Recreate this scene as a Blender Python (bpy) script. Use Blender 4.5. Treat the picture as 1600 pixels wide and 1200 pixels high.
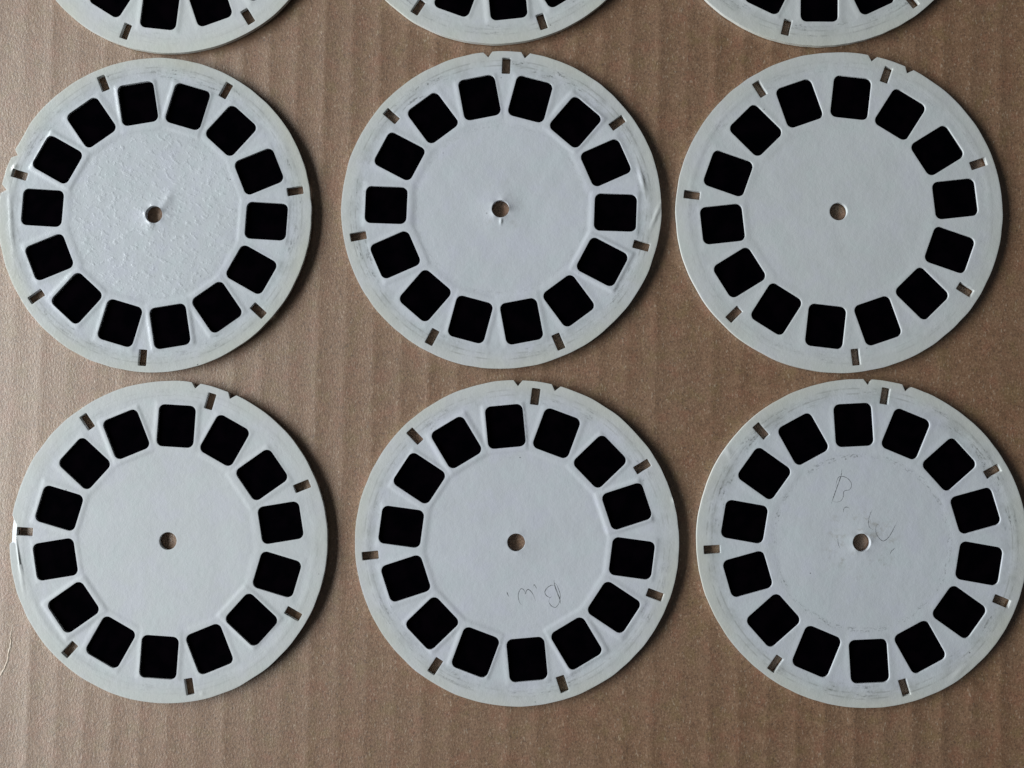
import bpy, math, random
import numpy as np
from mathutils import Vector, Matrix, Euler
from mathutils.geometry import delaunay_2d_cdt

# ------------------------------------------------------------------ scene, camera, light
for o in list(bpy.data.objects):
    bpy.data.objects.remove(o)
sc = bpy.context.scene
COL = sc.collection
MM = 0.001
random.seed(4)
rng = np.random.default_rng(7)

TILT_X, TILT_Y, CAM_H, HFOV = 1.96778508, 1.47039407, 244.10265, 61.0
cam_rot = Matrix.Rotation(math.radians(TILT_X), 3, 'X') @ Matrix.Rotation(math.radians(TILT_Y), 3, 'Y')
cam_pos = cam_rot @ Vector((0, 0, CAM_H))                     # mm
cd = bpy.data.cameras.new('camera')
cam = bpy.data.objects.new('camera', cd)
COL.objects.link(cam)
cd.sensor_fit = 'HORIZONTAL'
cd.angle = math.radians(HFOV)
cd.clip_start, cd.clip_end = 0.005, 50
cam.matrix_world = Matrix.Translation(cam_pos * MM) @ cam_rot.to_4x4()
sc.camera = cam

w = bpy.data.worlds.new('World')
sc.world = w
w.use_nodes = True
bg = w.node_tree.nodes['Background']
bg.inputs[0].default_value = (0.86, 0.93, 1.0, 1)             # dim, even light of the room
bg.inputs[1].default_value = 0.045

ld = bpy.data.lights.new('window_light', 'AREA')              # the daylit window to the left
ld.shape = 'RECTANGLE'
ld.size, ld.size_y = 1.7, 0.6
ld.energy = 51
ld.color = (0.90, 0.96, 1.0)
lo = bpy.data.objects.new('window_light', ld)
COL.objects.link(lo)
lo.location = (-1.36, 0.0, 0.61)
lo.rotation_euler = (Vector((0, 0, 0)) - lo.location).to_track_quat('-Z', 'Y').to_euler()

sc.view_settings.view_transform = 'Standard'
sc.view_settings.look = 'None'
sc.view_settings.exposure = 0.0
sc.view_settings.gamma = 1.0
sc.view_settings.use_curve_mapping = False
sc.render.resolution_x, sc.render.resolution_y = 1024, 768

FPX = 800 / math.tan(math.radians(HFOV / 2))


def at(px, py, z=0.8):
    """photo pixel (1600 x 1200) -> point in mm on the horizontal plane z"""
    d = cam_rot @ Vector(((px - 800) / FPX, -(py - 600) / FPX, -1.0))
    return cam_pos + d * ((z - cam_pos.z) / d.z)


# ------------------------------------------------------------------ material helpers
class NT:
    def __init__(s, name):
        s.m = bpy.data.materials.new(name)
        s.m.use_nodes = True
        s.t = s.m.node_tree
        s.b = s.t.nodes['Principled BSDF']

    def n(s, kind, **kw):
        o = s.t.nodes.new(kind)
        for k, v in kw.items():
            setattr(o, k, v)
        return o

    def put(s, sock, v):
        if hasattr(v, 'is_linked'):
            s.t.links.new(v, sock)
        else:
            if not isinstance(v, (int, float)) and len(v) == 3 and sock.type == 'RGBA':
                v = (*v, 1)
            sock.default_value = v

    def math(s, op, a, b=0.0, c=0.0, clamp=False):
        o = s.n('ShaderNodeMath', operation=op, use_clamp=clamp)
        s.put(o.inputs[0], a); s.put(o.inputs[1], b); s.put(o.inputs[2], c)
        return o.outputs[0]

    def vmath(s, op, a, b=(0, 0, 0)):
        o = s.n('ShaderNodeVectorMath', operation=op)
        s.put(o.inputs[0], a); s.put(o.inputs[1], b)
        return o

    def mix(s, f, a, b, mode='MIX'):
        o = s.n('ShaderNodeMix', data_type='RGBA', blend_type=mode)
        s.put(o.inputs[0], f); s.put(o.inputs[6], a); s.put(o.inputs[7], b)
        return o.outputs[2]

    def rng(s, v, a, b, c=0.0, d=1.0, smooth=True):
        o = s.n('ShaderNodeMapRange', interpolation_type='SMOOTHSTEP' if smooth else 'LINEAR')
        for i, q in enumerate((v, a, b, c, d)):
            s.put(o.inputs[i], q)
        return o.outputs[0]

    def noise(s, vec, scale, detail=2.0, rough=0.5, dim='3D'):
        o = s.n('ShaderNodeTexNoise', noise_dimensions=dim)
        s.put(o.inputs['Vector'], vec)
        o.inputs['Scale'].default_value = scale
        o.inputs['Detail'].default_value = detail
        o.inputs['Roughness'].default_value = rough
        return o.outputs['Fac']

    def comb(s, x, y, z):
        o = s.n('ShaderNodeCombineXYZ')
        s.put(o.inputs[0], x); s.put(o.inputs[1], y); s.put(o.inputs[2], z)
        return o.outputs[0]

    def bump(s, h, dist, strength=1.0, normal=None):
        o = s.n('ShaderNodeBump')
        o.inputs['Strength'].default_value = strength
        o.inputs['Distance'].default_value = dist
        s.put(o.inputs['Height'], h)
        if normal is not None:
            s.put(o.inputs['Normal'], normal)
        return o.outputs[0]

    def obj_mm(s, off=(0, 0, 0)):
        tc = s.n('ShaderNodeTexCoord')
        v = s.vmath('SCALE', tc.outputs['Object'])
        v.inputs['Scale'].default_value = 1000.0
        return v.outputs[0]


def cardboard_material():
    t = NT('kraft_cardboard')
    p = t.obj_mm()
    sep = t.n('ShaderNodeSeparateXYZ'); t.put(sep.inputs[0], p)
    big = t.noise(p, 0.035, 3)
    mid = t.noise(p, 0.30, 4, 0.6)
    fine = t.noise(p, 1.9, 3, 0.65)
    stretch = t.vmath('MULTIPLY', p, (1.3, 0.45, 1)).outputs[0]
    fib = t.noise(stretch, 1.6, 2, 0.6)
    col = t.mix(t.rng(mid, 0.3, 0.7), (0.190, 0.093, 0.043), (0.250, 0.132, 0.068))
    col = t.mix(t.rng(big, 0.35, 0.65, 0, 0.55), col, (0.223, 0.126, 0.069))
    hue = t.noise(t.vmath('ADD', p, (400, 0, 0)).outputs[0], 0.17, 3, 0.6)
    col = t.mix(t.rng(hue, 0.52, 0.68, 0, 0.55), col, (0.256, 0.107, 0.057))
    col = t.mix(t.rng(hue, 0.48, 0.32, 0, 0.55), col, (0.208, 0.130, 0.050))
    col = t.mix(t.rng(fine, 0.52, 0.70, 0, 0.50), col, (0.43, 0.28, 0.18))
    col = t.mix(t.rng(fine, 0.48, 0.30, 0, 0.80), col, (0.085, 0.045, 0.028))
    col = t.mix(t.rng(fib, 0.63, 0.70, 0, 0.42), col, (0.55, 0.44, 0.32))
    vor = t.n('ShaderNodeTexVoronoi'); t.put(vor.inputs['Vector'], p); vor.inputs['Scale'].default_value = 0.28
    keep = t.rng(t.noise(p, 0.21, 1), 0.58, 0.62)
    speck = t.math('MULTIPLY', t.rng(vor.outputs['Distance'], 0.07, 0.035), keep)
    col = t.mix(t.math('MULTIPLY', speck, 0.75), col, (0.06, 0.04, 0.03))
    t.put(t.b.inputs['Base Color'], col)
    t.b.inputs['Roughness'].default_value = 0.49
    t.b.inputs['Specular IOR Level'].default_value = 1.0
    t.b.inputs['IOR'].default_value = 1.72
    t.b.inputs['Specular Tint'].default_value = (1.0, 0.955, 0.88, 1)
    h = t.math('ADD', t.math('MULTIPLY', fine, 0.55), t.math('MULTIPLY', fib, 0.35))
    h = t.math('ADD', h, t.math('MULTIPLY', mid, 0.12))
    t.put(t.b.inputs['Normal'], t.bump(h, 0.00016, 0.85))
    return t.m


def paper_material(name, seed, white, dirt, yellow, flake=0.0, grime=0.0, mottle=0.5):
    t = NT(name)
    p0 = t.obj_mm()
    p = t.vmath('ADD', p0, (seed * 113.7, seed * 57.3, 0)).outputs[0]
    sep = t.n('ShaderNodeSeparateXYZ'); t.put(sep.inputs[0], p0)
    flat = t.comb(sep.outputs[0], sep.outputs[1], 0.0)
    r = t.vmath('LENGTH', flat).outputs['Value']
    unit = t.vmath('NORMALIZE', flat).outputs[0]
    big = t.noise(p, 0.06, 3)
    mid = t.noise(p, 0.45, 3, 0.6)
    fine = t.noise(p, 2.6, 3, 0.6)
    col = t.mix(t.rng(big, 0.3, 0.7, 0, mottle), white, tuple(c * k for c, k in zip(white, (0.93, 0.93, 0.91))))
    col = t.mix(t.rng(mid, 0.4, 0.75, 0, 0.25), col, tuple(c * k for c, k in zip(white, (0.88, 0.90, 0.92))))
    hue = t.noise(t.vmath('ADD', p, (0, 300, 0)).outputs[0], 0.13, 3, 0.6)
    col = t.mix(t.rng(hue, 0.50, 0.68, 0, 0.5), col, tuple(c * k for c, k in zip(white, (0.985, 0.965, 1.03))))
    col = t.mix(t.rng(hue, 0.50, 0.32, 0, 0.5), col, tuple(c * k for c, k in zip(white, (0.96, 1.01, 0.98))))
    # yellowing towards the handled rim
    ye = t.math('MULTIPLY', t.rng(r, 39.0, 44.6), t.rng(big, 0.2, 0.7, 0.45, 1.0))
    col = t.mix(t.math('MULTIPLY', ye, yellow), col, (0.54, 0.525, 0.41))
    # rubbed arcs from the viewer: noise stretched along the circle
    sv = t.vmath('SCALE', unit); sv.inputs['Scale'].default_value = 9.0
    ss = t.n('ShaderNodeSeparateXYZ'); t.put(ss.inputs[0], sv.outputs[0])
    pv = t.comb(ss.outputs[0], ss.outputs[1], t.math('MULTIPLY_ADD', r, 1.25, seed * 31.0))
    st = t.noise(pv, 1.0, 4, 0.7)
    band = t.math('MULTIPLY', t.rng(r, 38.2, 39.6), t.rng(r, 43.3, 41.6))
    patch = t.rng(t.noise(p, 0.075, 2), 0.40, 0.62)
    m = t.math('MULTIPLY', t.math('MULTIPLY', t.rng(st, 0.50, 0.66), band), patch)
    grain = t.rng(t.noise(p, 1.5, 3, 0.7), 0.42, 0.60)
    m = t.math('MULTIPLY', m, t.math('MULTIPLY_ADD', grain, 0.85, 0.15))
    col = t.mix(t.math('MULTIPLY', m, dirt), col, (0.11, 0.115, 0.11))
    # pressed ring lines in the rim
    for rl in (40.9, 42.35):
        ln = t.math('SUBTRACT', r, t.math('MULTIPLY_ADD', t.noise(p, 0.05, 1), 0.5, rl - 0.25))
        lm = t.math('MULTIPLY', t.rng(t.math('ABSOLUTE', ln), 0.30, 0.08), t.rng(t.noise(p, 0.22, 3, 0.7), 0.42, 0.62))
        col = t.mix(t.math('MULTIPLY', lm, 0.03 + dirt * 0.38), col, (0.24, 0.24, 0.22))
    # soft grey rubbing all over the rim
    m2 = t.math('MULTIPLY', t.math('MULTIPLY', t.rng(r, 36.5, 40.5), t.rng(r, 44.6, 41.5)), t.rng(t.noise(p, 0.16, 4, 0.7), 0.38, 0.7))
    col = t.mix(t.math('MULTIPLY', m2, dirt * 0.42), col, (0.30, 0.31, 0.28))
    # inner ring rubbed where the film edges press through
    m3 = t.math('MULTIPLY', t.math('MULTIPLY', t.rng(r, 22.9, 23.5), t.rng(r, 24.9, 24.0)), t.rng(st, 0.48, 0.62))
    col = t.mix(t.math('MULTIPLY', t.math('MULTIPLY', m3, grain), grime), col, (0.25, 0.26, 0.26))
    # grimy finger marks near the centre hole
    m4 = t.math('MULTIPLY', t.rng(r, 14.0, 5.0), t.rng(t.noise(p, 0.42, 4, 0.7), 0.52, 0.74))
    col = t.mix(t.math('MULTIPLY', m4, grime * 0.6), col, (0.31, 0.29, 0.24))
    # little dark specks
    vor = t.n('ShaderNodeTexVoronoi'); t.put(vor.inputs['Vector'], p); vor.inputs['Scale'].default_value = 0.16
    speck = t.math('MULTIPLY', t.rng(vor.outputs['Distance'], 0.045, 0.02), t.rng(t.noise(p, 0.09, 1), 0.5, 0.56))
    col = t.mix(t.math('MULTIPLY', speck, 0.8), col, (0.10, 0.10, 0.10))
    att = t.n('ShaderNodeAttribute', attribute_name='torn')
    col = t.mix(att.outputs['Fac'], col, (0.93, 0.94, 0.95))
    t.put(t.b.inputs['Base Color'], col)
    t.b.inputs['Roughness'].default_value = 0.50
    t.b.inputs['Specular IOR Level'].default_value = 0.35
    h = t.math('ADD', t.math('MULTIPLY', fine, 0.25), t.math('MULTIPLY', mid, 0.75))
    nrm = t.bump(h, 0.00010, 0.8)
    if flake:
        fv = t.vmath('MULTIPLY', p, (1.3, 0.8, 1)).outputs[0]
        f1 = t.rng(t.noise(fv, 0.60, 2, 0.5), 0.50, 0.76)
        f2 = t.rng(t.noise(fv, 1.25, 2, 0.5), 0.56, 0.74)
        area = t.rng(r, 25.5, 22.0, 0.2, 1.0)
        hh = t.math('MULTIPLY', t.math('MULTIPLY_ADD', f2, 0.35, f1), area)
        nrm = t.bump(hh, 0.000085, flake, nrm)
        t.b.inputs['Roughness'].default_value = 0.30
        t.b.inputs['Specular IOR Level'].default_value = 0.60
    t.put(t.b.inputs['Normal'], nrm)
    return t.m


def film_material():
    t = NT('dark_film')
    p = t.obj_mm()
    oi = t.n('ShaderNodeObjectInfo')
    off = t.vmath('ADD', p, t.comb(t.math('MULTIPLY', oi.outputs['Random'], 300.0), 0.0, 0.0)).outputs[0]
    a = t.noise(off, 0.22, 3)
    col = t.mix(t.rng(a, 0.35, 0.7), (0.0004, 0.0004, 0.0009), (0.0015, 0.0008, 0.0016))
    t.put(t.b.inputs['Base Color'], col)
    t.b.inputs['Roughness'].default_value = 0.16
    t.b.inputs['Specular IOR Level'].default_value = 0.03
    return t.m


def pencil_material(name, dark):
    t = NT(name)
    p = t.obj_mm()
    a = t.noise(p, 3.0, 3, 0.7)
    b = t.noise(p, 0.5, 2)
    f = t.math('MULTIPLY', t.rng(a, 0.32, 0.52), t.rng(b, 0.30, 0.60, 0.45, 1.0))
    col = t.mix(f, (0.40, 0.42, 0.43), (dark, dark, dark * 1.05))
    t.put(t.b.inputs['Base Color'], col)
    t.b.inputs['Roughness'].default_value = 0.5
    return t.m


def mesh_object(name, verts, faces, mat, parent=None, smooth=False):
    me = bpy.data.meshes.new(name)
    me.from_pydata([tuple(v) for v in verts], [], [tuple(f) for f in faces])
    me.materials.append(mat)
    if smooth:
        me.polygons.foreach_set('use_smooth', [True] * len(me.polygons))
    me.update()
    o = bpy.data.objects.new(name, me)
    COL.objects.link(o)
    o.parent = parent
    return o


# ------------------------------------------------------------------ the cardboard
PITCH, FLUTE = 7.946, 0.052


class Waves:
    def __init__(s, seed, n, lo, hi):
        g = np.random.default_rng(seed)
        k = np.exp(g.uniform(np.log(lo), np.log(hi), n))
        a = g.uniform(0, 2 * np.pi, n)
        s.kx, s.ky, s.ph = k * np.cos(a), k * np.sin(a), g.uniform(0, 2 * np.pi, n)
        s.n = n

    def __call__(s, x, y):
        r = np.zeros_like(x)
        for a, b, c in zip(s.kx, s.ky, s.ph):
            r += np.sin(a * x + b * y + c)
        return r / math.sqrt(s.n)


wav_a, wav_b, wav_c = Waves(1, 10, 0.02, 0.09), Waves(2, 10, 0.03, 0.2), Waves(3, 10, 0.05, 0.4)


def board_height(x, y):
    """mm, never above 0: faint flutes that show through the liner"""
    xs = x + 136.46 - 0.0167 * (y + 100) + 0.12 * wav_a(x * 0.25, y)
    u = xs / PITCH
    k = np.round(u)
    f = u - k                                            # ridge of the flute at f = 0
    per = np.sin(k * 12.9898 + 1.3) * np.cos(k * 4.1)
    amp = np.clip(0.85 + 0.40 * wav_b(x * 0.4, y) + 0.45 * per, 0.15, 1.8)
    cusp = 0.25 - np.sqrt(f * f + 0.0012) * (1 - np.abs(f))
    amp = amp * np.interp(x, [-150, -60, 0, 150], [0.55, 0.85, 1.2, 1.45])   # the liner sinks in more on one side
    z = amp * (FLUTE * PITCH * cusp)
    return z + 0.022 * wav_c(x, y) - 0.36


def build_cardboard(mat):
    xs = np.concatenate([np.arange(-420, -170, 2.6), np.arange(-170, 170, 0.6), np.arange(170, 421, 2.6)])
    ys = np.concatenate([np.arange(-340, -125, 8.0), np.arange(-125, 125, 3.0), np.arange(125, 345, 8.0)])
    X, Y = np.meshgrid(xs, ys)
    Z = board_height(X, Y)
    ny, nx = X.shape
    V = np.stack([X.ravel(), Y.ravel(), Z.ravel()], 1) * MM
    idx = np.arange(nx * ny).reshape(ny, nx)
    Q = np.stack([idx[:-1, :-1].ravel(), idx[:-1, 1:].ravel(), idx[1:, 1:].ravel(), idx[1:, :-1].ravel()], 1)
    faces = Q.tolist()
    ring = list(idx[0, :]) + list(idx[1:, -1]) + list(idx[-1, -2::-1]) + list(idx[-2:0:-1, 0])
    base = len(V)
    VB = V[ring].copy(); VB[:, 2] = -4.2 * MM
    V = np.concatenate([V, VB])
    n = len(ring)
    for i in range(n):
        j = (i + 1) % n
        faces.append((ring[j], ring[i], base + i, base + j))
    faces.append([base + i for i in range(n)][::-1])
    o = mesh_object('cardboard_sheet', V, faces, mat, smooth=True)
    o['kind'] = 'structure'
    o['label'] = 'brown corrugated cardboard sheet with faint vertical flutes under the reels'
    o['category'] = 'cardboard'
    return o


CARD = cardboard_material()
board = build_cardboard(CARD)


def ribbon(pts, half, rise, lift, zf):
    """a thin raised line along pts (mm): triangular profile, zf gives the ground height"""
    V, F = [], []
    n = len(pts)
    for i, (x, y) in enumerate(pts):
        a, b = pts[max(i - 1, 0)], pts[min(i + 1, n - 1)]
        dx, dy = b[0] - a[0], b[1] - a[1]
        L = math.hypot(dx, dy) or 1
        nx, ny = -dy / L, dx / L
        e = min(1.0, 0.35 + 3.0 * min(i, n - 1 - i) / n)
        hw = half * e
        z = zf(x, y)
        V += [(x + nx * hw, y + ny * hw, z), (x, y, z + lift + rise * e), (x - nx * hw, y - ny * hw, z)]
    for i in range(n - 1):
        a = 3 * i
        F += [(a, a + 1, a + 4, a + 3), (a + 1, a + 2, a + 5, a + 4), (a + 2, a, a + 3, a + 5)]
    F += [(0, 2, 1), (3 * n - 3, 3 * n - 2, 3 * n - 1)]
    return [tuple(c * MM for c in v) for v in V], F


def resample(pts, step=0.25):
    """Catmull-Rom through pts"""
    P = [Vector(p) for p in pts]
    if len(P) == 2:
        P = [P[0], P[0].lerp(P[1], .5), P[1]]
    P = [P[0] * 2 - P[1]] + P + [P[-1] * 2 - P[-2]]
    out = []
    for i in range(1, len(P) - 2):
        a, b, c, d = P[i - 1:i + 3]
        k = max(2, int((c - b).length / step))
        for j in range(k):
            t = j / k
            q = 0.5 * ((2 * b) + (c - a) * t + (2 * a - 5 * b + 4 * c - d) * t * t + (3 * b - a - 3 * c + d) * t ** 3)
            out.append((q.x, q.y))
    out.append((P[-2].x, P[-2].y))
    return out


crack_px = [(-14, 1078), (2, 1052), (7, 1042), (11, 1031), (12, 1022), (15, 1012), (16.5, 1003), (15, 997), (17, 987), (19, 976)]
pts = [at(x, y, 0).xy for x, y in crack_px]
pts = [(x + random.uniform(-.1, .1), y + random.uniform(-.1, .1)) for x, y in resample(pts, 0.5)]
bz = lambda x, y: float(board_height(np.array([x]), np.array([y]))[0]) - 0.02
cm = NT('torn_liner')
cm.put(cm.b.inputs['Base Color'], cm.mix(cm.rng(cm.noise(cm.obj_mm(), 1.2, 3), 0.35, 0.65), (0.66, 0.56, 0.46), (0.50, 0.39, 0.29)))
cm.b.inputs['Roughness'].default_value = 0.7
mesh_object('liner_crease', *ribbon(pts, 0.36, 0.13, 0.0, bz), cm.m, board)

# ------------------------------------------------------------------ reels: shape
R_OUT, R_SLOT, R_WIN, R_HOLE = 45.0, 40.84, 32.3, 2.48
WIN_R, WIN_T, WIN_C = 5.95, 5.30, 1.75        # half sizes along and across the radius, corner
SLOT_R, SLOT_T, SLOT_C = 2.33, 1.2, 0.25
N_HALF, N_TIP = 1.28, 43.38
THICK = 1.22
A = math.pi / 180
SLOT_A = [90 + k * 360 / 7 for k in range(7)]
WIN_A = [90 + (k + 0.5) * 360 / 14 for k in range(14)]
NOTCH_A = [90 - 6.85, 90 + 6.85]


def frame_uv(x, y, ang, rc):
    c, s = math.cos(ang * A), math.sin(ang * A)
    return x * c + y * s - rc, -x * s + y * c          # u along the radius, v across


def box_sdf(u, v, hu, hv, rad):
    qx, qy = np.abs(u) - hu + rad, np.abs(v) - hv + rad
    return np.hypot(np.maximum(qx, 0), np.maximum(qy, 0)) + np.minimum(np.maximum(qx, qy), 0) - rad


def body_sdf(x, y):
    """negative inside the paper"""
    r = np.hypot(x, y)
    d = np.maximum(r - R_OUT, R_HOLE - r)
    for a in SLOT_A:
        d = np.maximum(d, -box_sdf(*frame_uv(x, y, a, R_SLOT), SLOT_R, SLOT_T, SLOT_C))
    for a in WIN_A:
        d = np.maximum(d, -box_sdf(*frame_uv(x, y, a, R_WIN), WIN_R, WIN_T, WIN_C))
    for a in NOTCH_A:
        u, v = frame_uv(x, y, a, 0)
        d = np.maximum(d, (np.where(u > 0, (u - N_TIP) * N_HALF / (R_OUT - N_TIP) - np.abs(v), -9)) * 0.75)
    return d


def round_rect(ang, rc, hu, hv, rad, off, seg, step):
    """outline of a rounded rectangle grown by off"""
    pts = []
    hu, hv, rad = hu + off, hv + off, max(rad + off, 0.05)
    for cx, cy, a0 in ((1, 1, 0), (-1, 1, 90), (-1, -1, 180), (1, -1, 270)):
        for k in range(seg + 1):
            a = (a0 + 90 * k / seg) * A
            pts.append((cx * (hu - rad) + rad * math.cos(a), cy * (hv - rad) + rad * math.sin(a)))
    out = []
    for i, p in enumerate(pts):
        q = pts[(i + 1) % len(pts)]
        L = math.dist(p, q)
        k = max(1, int(round(L / step)))
        for j in range(k):
            out.append((p[0] + (q[0] - p[0]) * j / k, p[1] + (q[1] - p[1]) * j / k))
    c, s = math.cos(ang * A), math.sin(ang * A)
    return [((u + rc) * c - v * s, (u + rc) * s + v * c) for u, v in out]


def outer_loop(off):
    R = R_OUT - off
    hw = math.degrees(N_HALF / R_OUT)
    pts = []
    a = NOTCH_A[0] - hw
    segs = []
    for na in NOTCH_A:
        for t, rr in ((-1, R), (-0.5, (R + N_TIP - off) / 2), (0, N_TIP - off), (0.5, (R + N_TIP - off) / 2), (1, R)):
            aa = na + t * (hw + (off * 1.3) / R_OUT / A)
            segs.append((aa, rr))
    start, end = segs[0][0], segs[-1][0]
    mid0, mid1 = segs[4][0], segs[5][0]
    arc = lambda a0, a1, n: [(a0 + (a1 - a0) * k / n, R) for k in range(1, n)]
    full = segs[:5] + arc(mid0, mid1, 16) + segs[5:] + arc(end, start + 360, 540)
    return [(rr * math.cos(aa * A), rr * math.sin(aa * A)) for aa, rr in full]


def build_topology():
    loops = [outer_loop(0)]
    inner = [outer_loop(0.14)]
    circ = lambda r, n: [(r * math.cos(2 * math.pi * k / n), r * math.sin(2 * math.pi * k / n)) for k in range(n)]
    loops.append(circ(R_HOLE, 44)); inner.append(circ(R_HOLE + 0.14, 44))
    for a in SLOT_A:
        loops.append(round_rect(a, R_SLOT, SLOT_R, SLOT_T, SLOT_C, 0, 3, 0.5))
        inner.append(round_rect(a, R_SLOT, SLOT_R, SLOT_T, SLOT_C, 0.13, 3, 0.5))
    for a in WIN_A:
        loops.append(round_rect(a, R_WIN, WIN_R, WIN_T, WIN_C, 0, 6, 0.55))
        inner.append(round_rect(a, R_WIN, WIN_R, WIN_T, WIN_C, 0.14, 6, 0.55))
    V, E = [], []
    for L in loops:
        b = len(V)
        V += L
        E += [(b + i, b + (i + 1) % len(L)) for i in range(len(L))]
    for L in inner:
        V += L
    g = 0.52
    n = int(46 / g)
    gx, gy = np.meshgrid(np.arange(-n, n + 1), np.arange(-int(n * 1.16), int(n * 1.16) + 1))
    x = (gx + 0.5 * (gy % 2)) * g
    y = gy * g * 0.8660254
    x, y = x.ravel(), y.ravel()
    # denser patch at the rim where one reel is torn, and round the hole
    fx, fy = np.meshgrid(np.arange(-10.5, 10.5, 0.17), np.arange(0, 16, 0.17))
    ca, sa = math.cos(193 * A), math.sin(193 * A)
    uu, vv = fy.ravel() + 36, fx.ravel()
    dx, dy = uu * ca - vv * sa, uu * sa + vv * ca
    m = (np.hypot(dx, dy) > 41.6) & (np.abs(vv) < 9)
    x, y = np.concatenate([x, dx[m]]), np.concatenate([y, dy[m]])
    fx, fy = np.meshgrid(np.arange(-6, 6, 0.24), np.arange(-6, 6, 0.24))
    fx, fy = fx.ravel() + 0.07, fy.ravel() + 0.05
    m = np.hypot(fx, fy) < 5.8
    x, y = np.concatenate([x, fx[m]]), np.concatenate([y, fy[m]])
    x = x + rng.uniform(-.02, .02, x.shape); y = y + rng.uniform(-.02, .02, y.shape)
    keep = body_sdf(x, y) < -0.26
    V += list(zip(x[keep].tolist(), y[keep].tolist()))
    res = delaunay_2d_cdt([Vector(v) for v in V], E, [], 0, 1e-5, False)
    P = np.array([(v.x, v.y) for v in res[0]])
    T = np.array([f for f in res[2]], dtype=np.int64)
    c = P[T].mean(axis=1)
    T = T[body_sdf(c[:, 0], c[:, 1]) < -1e-4]
    ar = (P[T[:, 1], 0] - P[T[:, 0], 0]) * (P[T[:, 2], 1] - P[T[:, 0], 1]) - (P[T[:, 1], 1] - P[T[:, 0], 1]) * (P[T[:, 2], 0] - P[T[:, 0], 0])
    T[ar < 0] = T[ar < 0][:, ::-1]
    used = np.unique(T)
    mp = -np.ones(len(P), dtype=np.int64); mp[used] = np.arange(len(used))
    P, T = P[used], mp[T]
    ed = np.concatenate([T[:, [0, 1]], T[:, [1, 2]], T[:, [2, 0]]])
    key = np.sort(ed, 1)
    key = key[:, 0] * len(P) + key[:, 1]
    _, inv, cnt = np.unique(key, return_inverse=True, return_counts=True)
    B = ed[cnt[inv] == 1]
    return P, T, B


P0, T0, B0 = build_topology()


def sstep(d, wd):
    t = np.clip(0.5 - d / wd, 0, 1)
    return t * t * (3 - 2 * t)


def bump2d(x, y, cx, cy, ang, la, lb):
    c, s = math.cos(ang * A), math.sin(ang * A)
    u, v = (x - cx) * c + (y - cy) * s, -(x - cx) * s + (y - cy) * c
    return np.exp(-(u / la) ** 2 - (v / lb) ** 2)


class Reel:
    def __init__(s, seed, emboss, soft, lip, curl, curl_dir, creases=(), torn=None, warp=0.05, lift_out=0.0):
        s.seed, s.emboss, s.soft, s.lip = seed, emboss, soft, lip
        s.curl, s.curl_dir, s.creases, s.torn = curl, curl_dir, creases, torn
        s.warp, s.lift_out = warp, lift_out
        g = np.random.default_rng(seed)
        s.chip = [(g.uniform(-.45, .35), g.uniform(-.35, .35), g.uniform(-.25, .35), g.uniform(-.2, .3), g.uniform(.40, 1.20), g.uniform(.7, 2.3)) for _ in range(14)]
        s.w1, s.w2 = Waves(seed + 50, 8, 0.05, 0.16), Waves(seed + 90, 12, 0.25, 1.1)
        s.ph = g.uniform(0, 6.28)

    def bend(s, x, y):
        """how far the whole card has lifted off the table"""
        c, n = math.cos(s.curl_dir * A), math.sin(s.curl_dir * A)
        u = np.clip((x * c + y * n + 12) / 57, 0, 1)
        return s.curl * u ** 2 + 0.10

    def relief(s, x, y):
        r, th = np.hypot(x, y), np.arctan2(y, x)
        h = np.zeros_like(x)
        for a, (dr, dt, hu, hv, k, sf) in zip(WIN_A, s.chip):
            u, v = frame_uv(x, y, a, 31.75)
            d = box_sdf(u - dr, v - dt, 6.85 + hu, 6.1 + hv, 0.4)
            h = np.maximum(h, k * sstep(d, s.soft * sf))
        h = h * s.emboss
        # pressed rim ring
        h = h + 0.05 * np.exp(-((r - 41.6) / 0.8) ** 2) * (0.6 + 0.4 * np.sin(th * 3 + s.ph))
        h = h - 0.03 * np.clip((r - 43) / 2, 0, 1)
        # turned-up lip of the centre hole
        ang = 0.65 + 0.35 * np.sin(2 * th + s.ph) + 0.25 * np.sin(5 * th + 2 * s.ph)
        h = h + s.lip * np.exp(-(r - R_HOLE) / 1.1) * ang + 0.45 * s.lip * np.exp(-((r - 2) / 4.0) ** 2)
        h = h + s.warp * s.w1(x, y) + 0.016 * s.w2(x, y)
        for (cx, cy, an, la, lb, hh) in s.creases:
            h = h + hh * bump2d(x, y, cx, cy, an, la, lb)
        return h

    def top(s, x, y):
        return THICK + s.bend(x, y) + s.relief(x, y)


def torn_patch(x, y, poly_r, a0, a1):
    """1 where the top ply is torn off: between angles a0..a1, outside radius poly_r(angle)"""
    th = np.degrees(np.arctan2(y, x)) % 360
    r = np.hypot(x, y)
    lim = np.interp(th, *poly_r)
    return ((r > lim) & (th > a0) & (th < a1)).astype(float)


FILM = film_material()
fb = []
for zz in (-0.07, 0.07):
    for u, v in round_rect(0, 0, WIN_R + 0.3, WIN_T + 0.3, 0.5, 0, 2, 30):
        fb.append((u * MM, v * MM, zz * MM))
nf = len(fb) // 2
film_mesh = bpy.data.meshes.new('film_frame')
film_mesh.from_pydata(fb, [], [tuple(range(nf))[::-1], tuple(range(nf, 2 * nf))] + [(i, (i + 1) % nf, nf + (i + 1) % nf, nf + i) for i in range(nf)])
film_mesh.materials.append(FILM)


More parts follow.
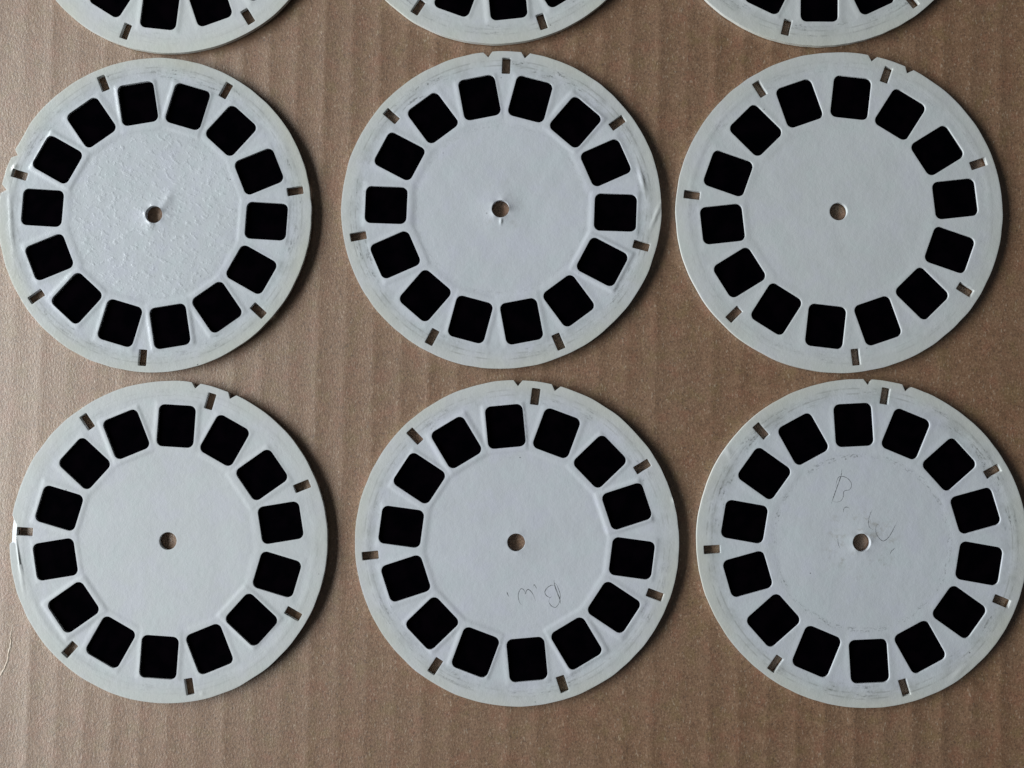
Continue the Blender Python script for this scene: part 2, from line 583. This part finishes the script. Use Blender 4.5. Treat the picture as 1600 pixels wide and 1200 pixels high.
def build_reel(cx, cy, theta, reel, mat, label, strokes=(), pencil=None):
    """theta: direction (degrees) of the slot that sits between the two notches"""
    root = bpy.data.objects.new('picture_reel', None)
    COL.objects.link(root)
    root.empty_display_size = 0.02
    root.location = (cx * MM, cy * MM, 0)
    rz = (theta - 90) * A
    root.rotation_euler = (0, 0, rz)
    root['label'] = label
    root['category'] = 'picture reel'
    root['group'] = 'picture reels laid out on the cardboard'
    # work in picture-aligned axes for curl, local axes for the rest
    reel.curl_dir -= theta - 90
    x, y = P0[:, 0].copy(), P0[:, 1].copy()
    n = len(x)
    torn = np.zeros(n)
    zt = reel.top(x, y)
    zb = reel.bend(x, y) + 0.0 * x
    bi = np.unique(B0)
    zt[bi] -= 0.02
    if reel.torn:
        torn = torn_patch(x, y, *reel.torn)
        zt = zt - 0.34 * torn
    # slightly ragged cut edge
    r = np.hypot(x, y)
    rag = np.clip((r - 44) / 1.0, 0, 1) * 0.05 * (reel.w2(x * 1.3, y * 1.3) + reel.w1(x, y))
    if reel.lift_out:
        th = np.degrees(np.arctan2(y, x)) % 360
        rag = rag - reel.lift_out * np.exp(-((th - 77) / 5.0) ** 2) * np.clip((r - 42) / 3, 0, 1)
    x = x * (1 + rag / np.maximum(r, 1)); y = y * (1 + rag / np.maximum(r, 1))
    if reel.torn:
        s_ = 1 - 0.010 * torn
        x, y = x * s_, y * s_
    top = np.stack([x, y, zt], 1)
    bot = np.stack([x, y, zb], 1)
    b0, b1 = B0[:, 0], B0[:, 1]
    wall_ids = np.unique(B0)
    mp = -np.ones(n, dtype=np.int64); mp[wall_ids] = np.arange(len(wall_ids))
    nw = len(wall_ids)
    V = np.concatenate([top, bot, top[wall_ids], bot[wall_ids]]) * MM
    o1, o2 = 2 * n, 2 * n + nw
    W = np.stack([o1 + mp[b1], o1 + mp[b0], o2 + mp[b0], o2 + mp[b1]], 1)
    nt = len(T0)
    me = bpy.data.meshes.new('paper_disc')
    me.vertices.add(len(V))
    me.vertices.foreach_set('co', V.astype(np.float32).ravel())
    loops = np.concatenate([T0.ravel(), (T0[:, ::-1] + n).ravel(), W.ravel()]).astype(np.int32)
    starts = np.concatenate([np.arange(2 * nt) * 3, 6 * nt + np.arange(len(W)) * 4]).astype(np.int32)
    me.loops.add(len(loops))
    me.loops.foreach_set('vertex_index', loops)
    me.polygons.add(len(starts))
    me.polygons.foreach_set('loop_start', starts)
    me.polygons.foreach_set('use_smooth', np.ones(len(starts), dtype=bool))
    me.update(calc_edges=True)
    me.validate()
    at_ = me.attributes.new('torn', 'FLOAT', 'POINT')
    at_.data.foreach_set('value', np.concatenate([torn, torn * 0, torn[wall_ids], torn[wall_ids]]).astype(np.float32))
    me.materials.append(mat)
    disc = bpy.data.objects.new('paper_disc', me)
    COL.objects.link(disc)
    disc.parent = root
    for k, a in enumerate(WIN_A):
        fx, fy = R_WIN * math.cos(a * A), R_WIN * math.sin(a * A)
        q = lambda px, py: float(reel.bend(np.array([px]), np.array([py]))[0])
        gx, gy = (q(fx + 3, fy) - q(fx - 3, fy)) / 6, (q(fx, fy + 3) - q(fx, fy - 3)) / 6
        f = bpy.data.objects.new('film_frame', film_mesh)
        COL.objects.link(f)
        f.parent = root
        nrm = Vector((-gx, -gy, 1)).normalized()
        rot = Vector((0, 0, 1)).rotation_difference(nrm).to_matrix() @ Matrix.Rotation(a * A, 3, 'Z')
        f.matrix_local = Matrix.Translation(Vector((fx, fy, q(fx, fy) + 0.58)) * MM) @ rot.to_4x4()
    if strokes:
        V, F = [], []
        c, s = math.cos(-rz), math.sin(-rz)
        zf = lambda px, py: float(reel.top(np.array([px]), np.array([py]))[0]) - 0.02
        for st, hw in strokes:
            pts = []
            for px, py in st:
                wp = at(px, py, 1.1)
                lx, ly = wp.x - cx, wp.y - cy
                pts.append((lx * c - ly * s, lx * s + ly * c))
            v, f = ribbon(resample(pts, 0.2), hw * 1.6, 0.03, 0.02, zf)
            b = len(V)
            V += v
            F += [tuple(i + b for i in q) for q in f]
        po = mesh_object('pencil_lettering', V, F, pencil, root)
        po['label'] = 'faint grey handwritten pencil letters B and W'
    return root


# ------------------------------------------------------------------ reels: placement
def two_slots(p, q):
    """centre of a reel and direction of the first slot from two neighbouring slots seen in the photo"""
    a, b = at(*p).xy, at(*q).xy
    m, d = (a + b) / 2, b - a
    h = math.sqrt(max(R_SLOT ** 2 - (d.length / 2) ** 2, 0))
    nn = Vector((-d.y, d.x)).normalized()
    c = m + nn * h
    if c.y < m.y:
        c = m - nn * h
    return c.x, c.y, math.degrees(math.atan2(a.y - c.y, a.x - c.x))


WHITE = (0.574, 0.586, 0.582)
STEP = 360 / 7

z3 = lambda o, k, pts: [(o[0] + x / k, o[1] + y / k) for x, y in pts]
o5, k5 = (780, 890), 13.333
strokes5 = [
    (z3(o5, k5, [(1140, 215), (1150, 300), (1180, 400), (1225, 520), (1260, 610), (1280, 715)]), 0.15),
    (z3(o5, k5, [(1150, 270), (1200, 320), (1240, 420), (1268, 520), (1255, 660), (1215, 740), (1165, 785), (1090, 755), (1035, 670), (1050, 600), (1095, 560)]), 0.105),
    (z3(o5, k5, [(1150, 325), (1085, 325), (1000, 375), (950, 460), (975, 530), (1040, 575), (1085, 570)]), 0.12),
    (z3(o5, k5, [(705, 350), (725, 310), (755, 350), (782, 398)]), 0.12),
    (z3(o5, k5, [(760, 660), (720, 550), (665, 455), (600, 410), (560, 450), (545, 505), (525, 440), (475, 395), (430, 420), (395, 520), (405, 620), (435, 700), (475, 728)]), 0.105),
    (z3(o5, k5, [(158, 460), (175, 505), (195, 560)]), 0.13)]
o6, k6 = (1270, 710), 6.3188
strokes6 = [
    (z3(o6, k6, [(283, 138), (276, 205), (240, 310), (205, 410), (178, 485)]), 0.13),
    (z3(o6, k6, [(222, 330), (232, 265), (255, 222), (300, 218), (350, 245), (378, 295), (360, 345), (305, 362), (298, 410), (275, 455), (235, 470), (195, 462)]), 0.09),
    (z3(o6, k6, [(300, 572), (303, 535), (325, 518), (358, 530)]), 0.10),
    (z3(o6, k6, [(583, 540), (560, 590), (545, 650), (550, 710), (585, 742)]), 0.095),
    (z3(o6, k6, [(650, 710), (650, 690), (625, 695), (614, 740), (630, 800), (685, 852), (740, 820), (790, 740), (828, 658)]), 0.095),
    (z3(o6, k6, [(806, 924), (770, 955), (755, 990)]), 0.11),
    (z3(o6, k6, [(240, 815), (245, 870), (262, 930)]), 0.08)]

m1 = paper_material('flaking_paper', 1, (0.559, 0.576, 0.591), 0.75, 0.60, flake=0.65, grime=0.3)
m2 = paper_material('grey_white_paper', 2, (0.559, 0.573, 0.594), 1.0, 0.5, grime=0.3)
m3 = paper_material('clean_paper', 3, (0.564, 0.576, 0.577), 0.30, 0.30, grime=0.1)
m4 = paper_material('cream_white_paper', 4, (0.559, 0.569, 0.572), 0.25, 0.30, grime=0.05)
m5 = paper_material('embossed_paper', 5, (0.564, 0.576, 0.599), 0.65, 0.50, grime=0.1)
m6 = paper_material('worn_paper', 6, (0.555, 0.571, 0.591), 1.0, 0.55, grime=0.9)
m7 = paper_material('plain_paper', 7, (0.583, 0.591, 0.582), 0.25, 0.50)
m8 = paper_material('rubbed_paper', 8, (0.574, 0.586, 0.582), 0.60, 0.50)
m9 = paper_material('scuffed_paper', 9, (0.549, 0.558, 0.549), 0.80, 0.45)


def loc(cx, cy, theta, px, py, ang):
    """photo pixel and picture direction -> local mm and local direction on a reel"""
    wp = at(px, py, 1.1)
    rz = -(theta - 90) * A
    lx, ly = wp.x - cx, wp.y - cy
    return lx * math.cos(rz) - ly * math.sin(rz), lx * math.sin(rz) + ly * math.cos(rz), ang - (theta - 90)


def crease(cx, cy, th, px, py, ang, la, lb, h):
    lx, ly, an = loc(cx, cy, th, px, py, ang)
    return (lx, ly, an, la, lb, h)


C1 = (-101.75, 48.16, 111.96 - 6 * STEP)
C2 = (-3.27, 49.25, 87.79)
C3 = (90.97, 48.04, 70.28)
C4 = (-96.49, -44.12, 73.68)
C5 = (1.22, -44.04, 82.52)
C6 = (96.11, -43.61, 80.12)

build_reel(*C1, Reel(11, 0.170, 0.9, 0.30, 0.39, -28, [crease(*C1, 18, 345, 95, 9.5, 0.45, 0.12), crease(*C1, 262, 312, 60, 3.0, 1.2, 0.18), crease(*C1, 24, 262, 60, 1.0, 0.5, 0.35)], warp=0.07, lift_out=0.45),
           m1, 'picture reel with rough flaking centre and crumpled torn rim beside one slot')
build_reel(*C2, Reel(12, 0.170, 1.0, 0.30, 0.29, -8, [crease(*C2, 1003, 282, 105, 3.2, 0.45, 0.32), crease(*C2, 1024, 338, 68, 3.4, 0.35, 0.28), crease(*C2, 783, 346, -95, 0.9, 0.35, 0.25)], warp=0.05),
           m2, 'picture reel with bright crease marks in its rim and a raised lip round its hole')
build_reel(*C3, Reel(13, 0.072, 2.0, 0.03, 0.16, -20, warp=0.05),
           m3, 'clean smooth picture reel with hardly any embossing and no marks')
tear = (([0, 187.6, 190.6, 193.0, 196.6, 197.4, 360], [50, 45.1, 43.45, 43.25, 43.4, 43.4, 43.4]), 187.6, 197.4)
build_reel(*C4, Reel(14, 0.145, 0.9, 0.0, 0.25, -12, [crease(*C4, 32, 882, 100, 6.0, 0.25, 0.30), crease(*C4, 317, 1083, 60, 0.5, 0.4, 0.12)], torn=tear, warp=0.05),
           m4, 'unmarked picture reel with a white torn chip in its rim beside a slot')
build_reel(*C5, Reel(15, 0.196, 0.75, 0.08, 0.36, 12, [crease(*C5, 1053, 780, 90, 0.8, 0.4, 0.25)], warp=0.05),
           m5, 'sharply embossed picture reel with small upside-down pencilled B.W. by its film windows', strokes5, pencil_material('pencil_dark', 0.09))
build_reel(*C6, Reel(16, 0.068, 2.0, 0.22, 0.23, -10, [crease(*C6, 1138, 706, 120, 1.2, 0.7, 0.16), crease(*C6, 1497, 1050, 45, 3.0, 0.6, 0.12)], warp=0.05),
           m6, 'worn picture reel with large faint pencilled B and W around its centre hole', strokes6, pencil_material('pencil_light', 0.10))
c7 = two_slots((197.8, 49.8), (388.5, 27))
build_reel(c7[0], c7[1], c7[2] + 3 * STEP, Reel(17, 0.128, 1.4, 0.1, 0.33, -25, warp=0.05),
           m7, 'picture reel almost touching the notchless side of the flaking reel')
c8 = two_slots((653.9, 12), (846.8, 35))
build_reel(c8[0], c8[1], c8[2] + 3 * STEP, Reel(18, 0.170, 0.9, 0.1, 0.26, -20, [crease(*c8, 862, 30, 130, 2.5, 0.6, 0.15)], warp=0.05),
           m8, 'picture reel almost touching the notches of the reel with the creased rim')
c9 = two_slots((1228.3, 43.8), (1420.0, 3.5))
build_reel(c9[0], c9[1], c9[2] + 3 * STEP, Reel(19, 0.136, 1.4, 0.1, 0.33, -15, warp=0.05),
           m9, 'scuffed picture reel lying beside the notches of the clean smooth reel')
print('reel tris', len(T0), 'c7', c7, 'c8', c8, 'c9', c9)
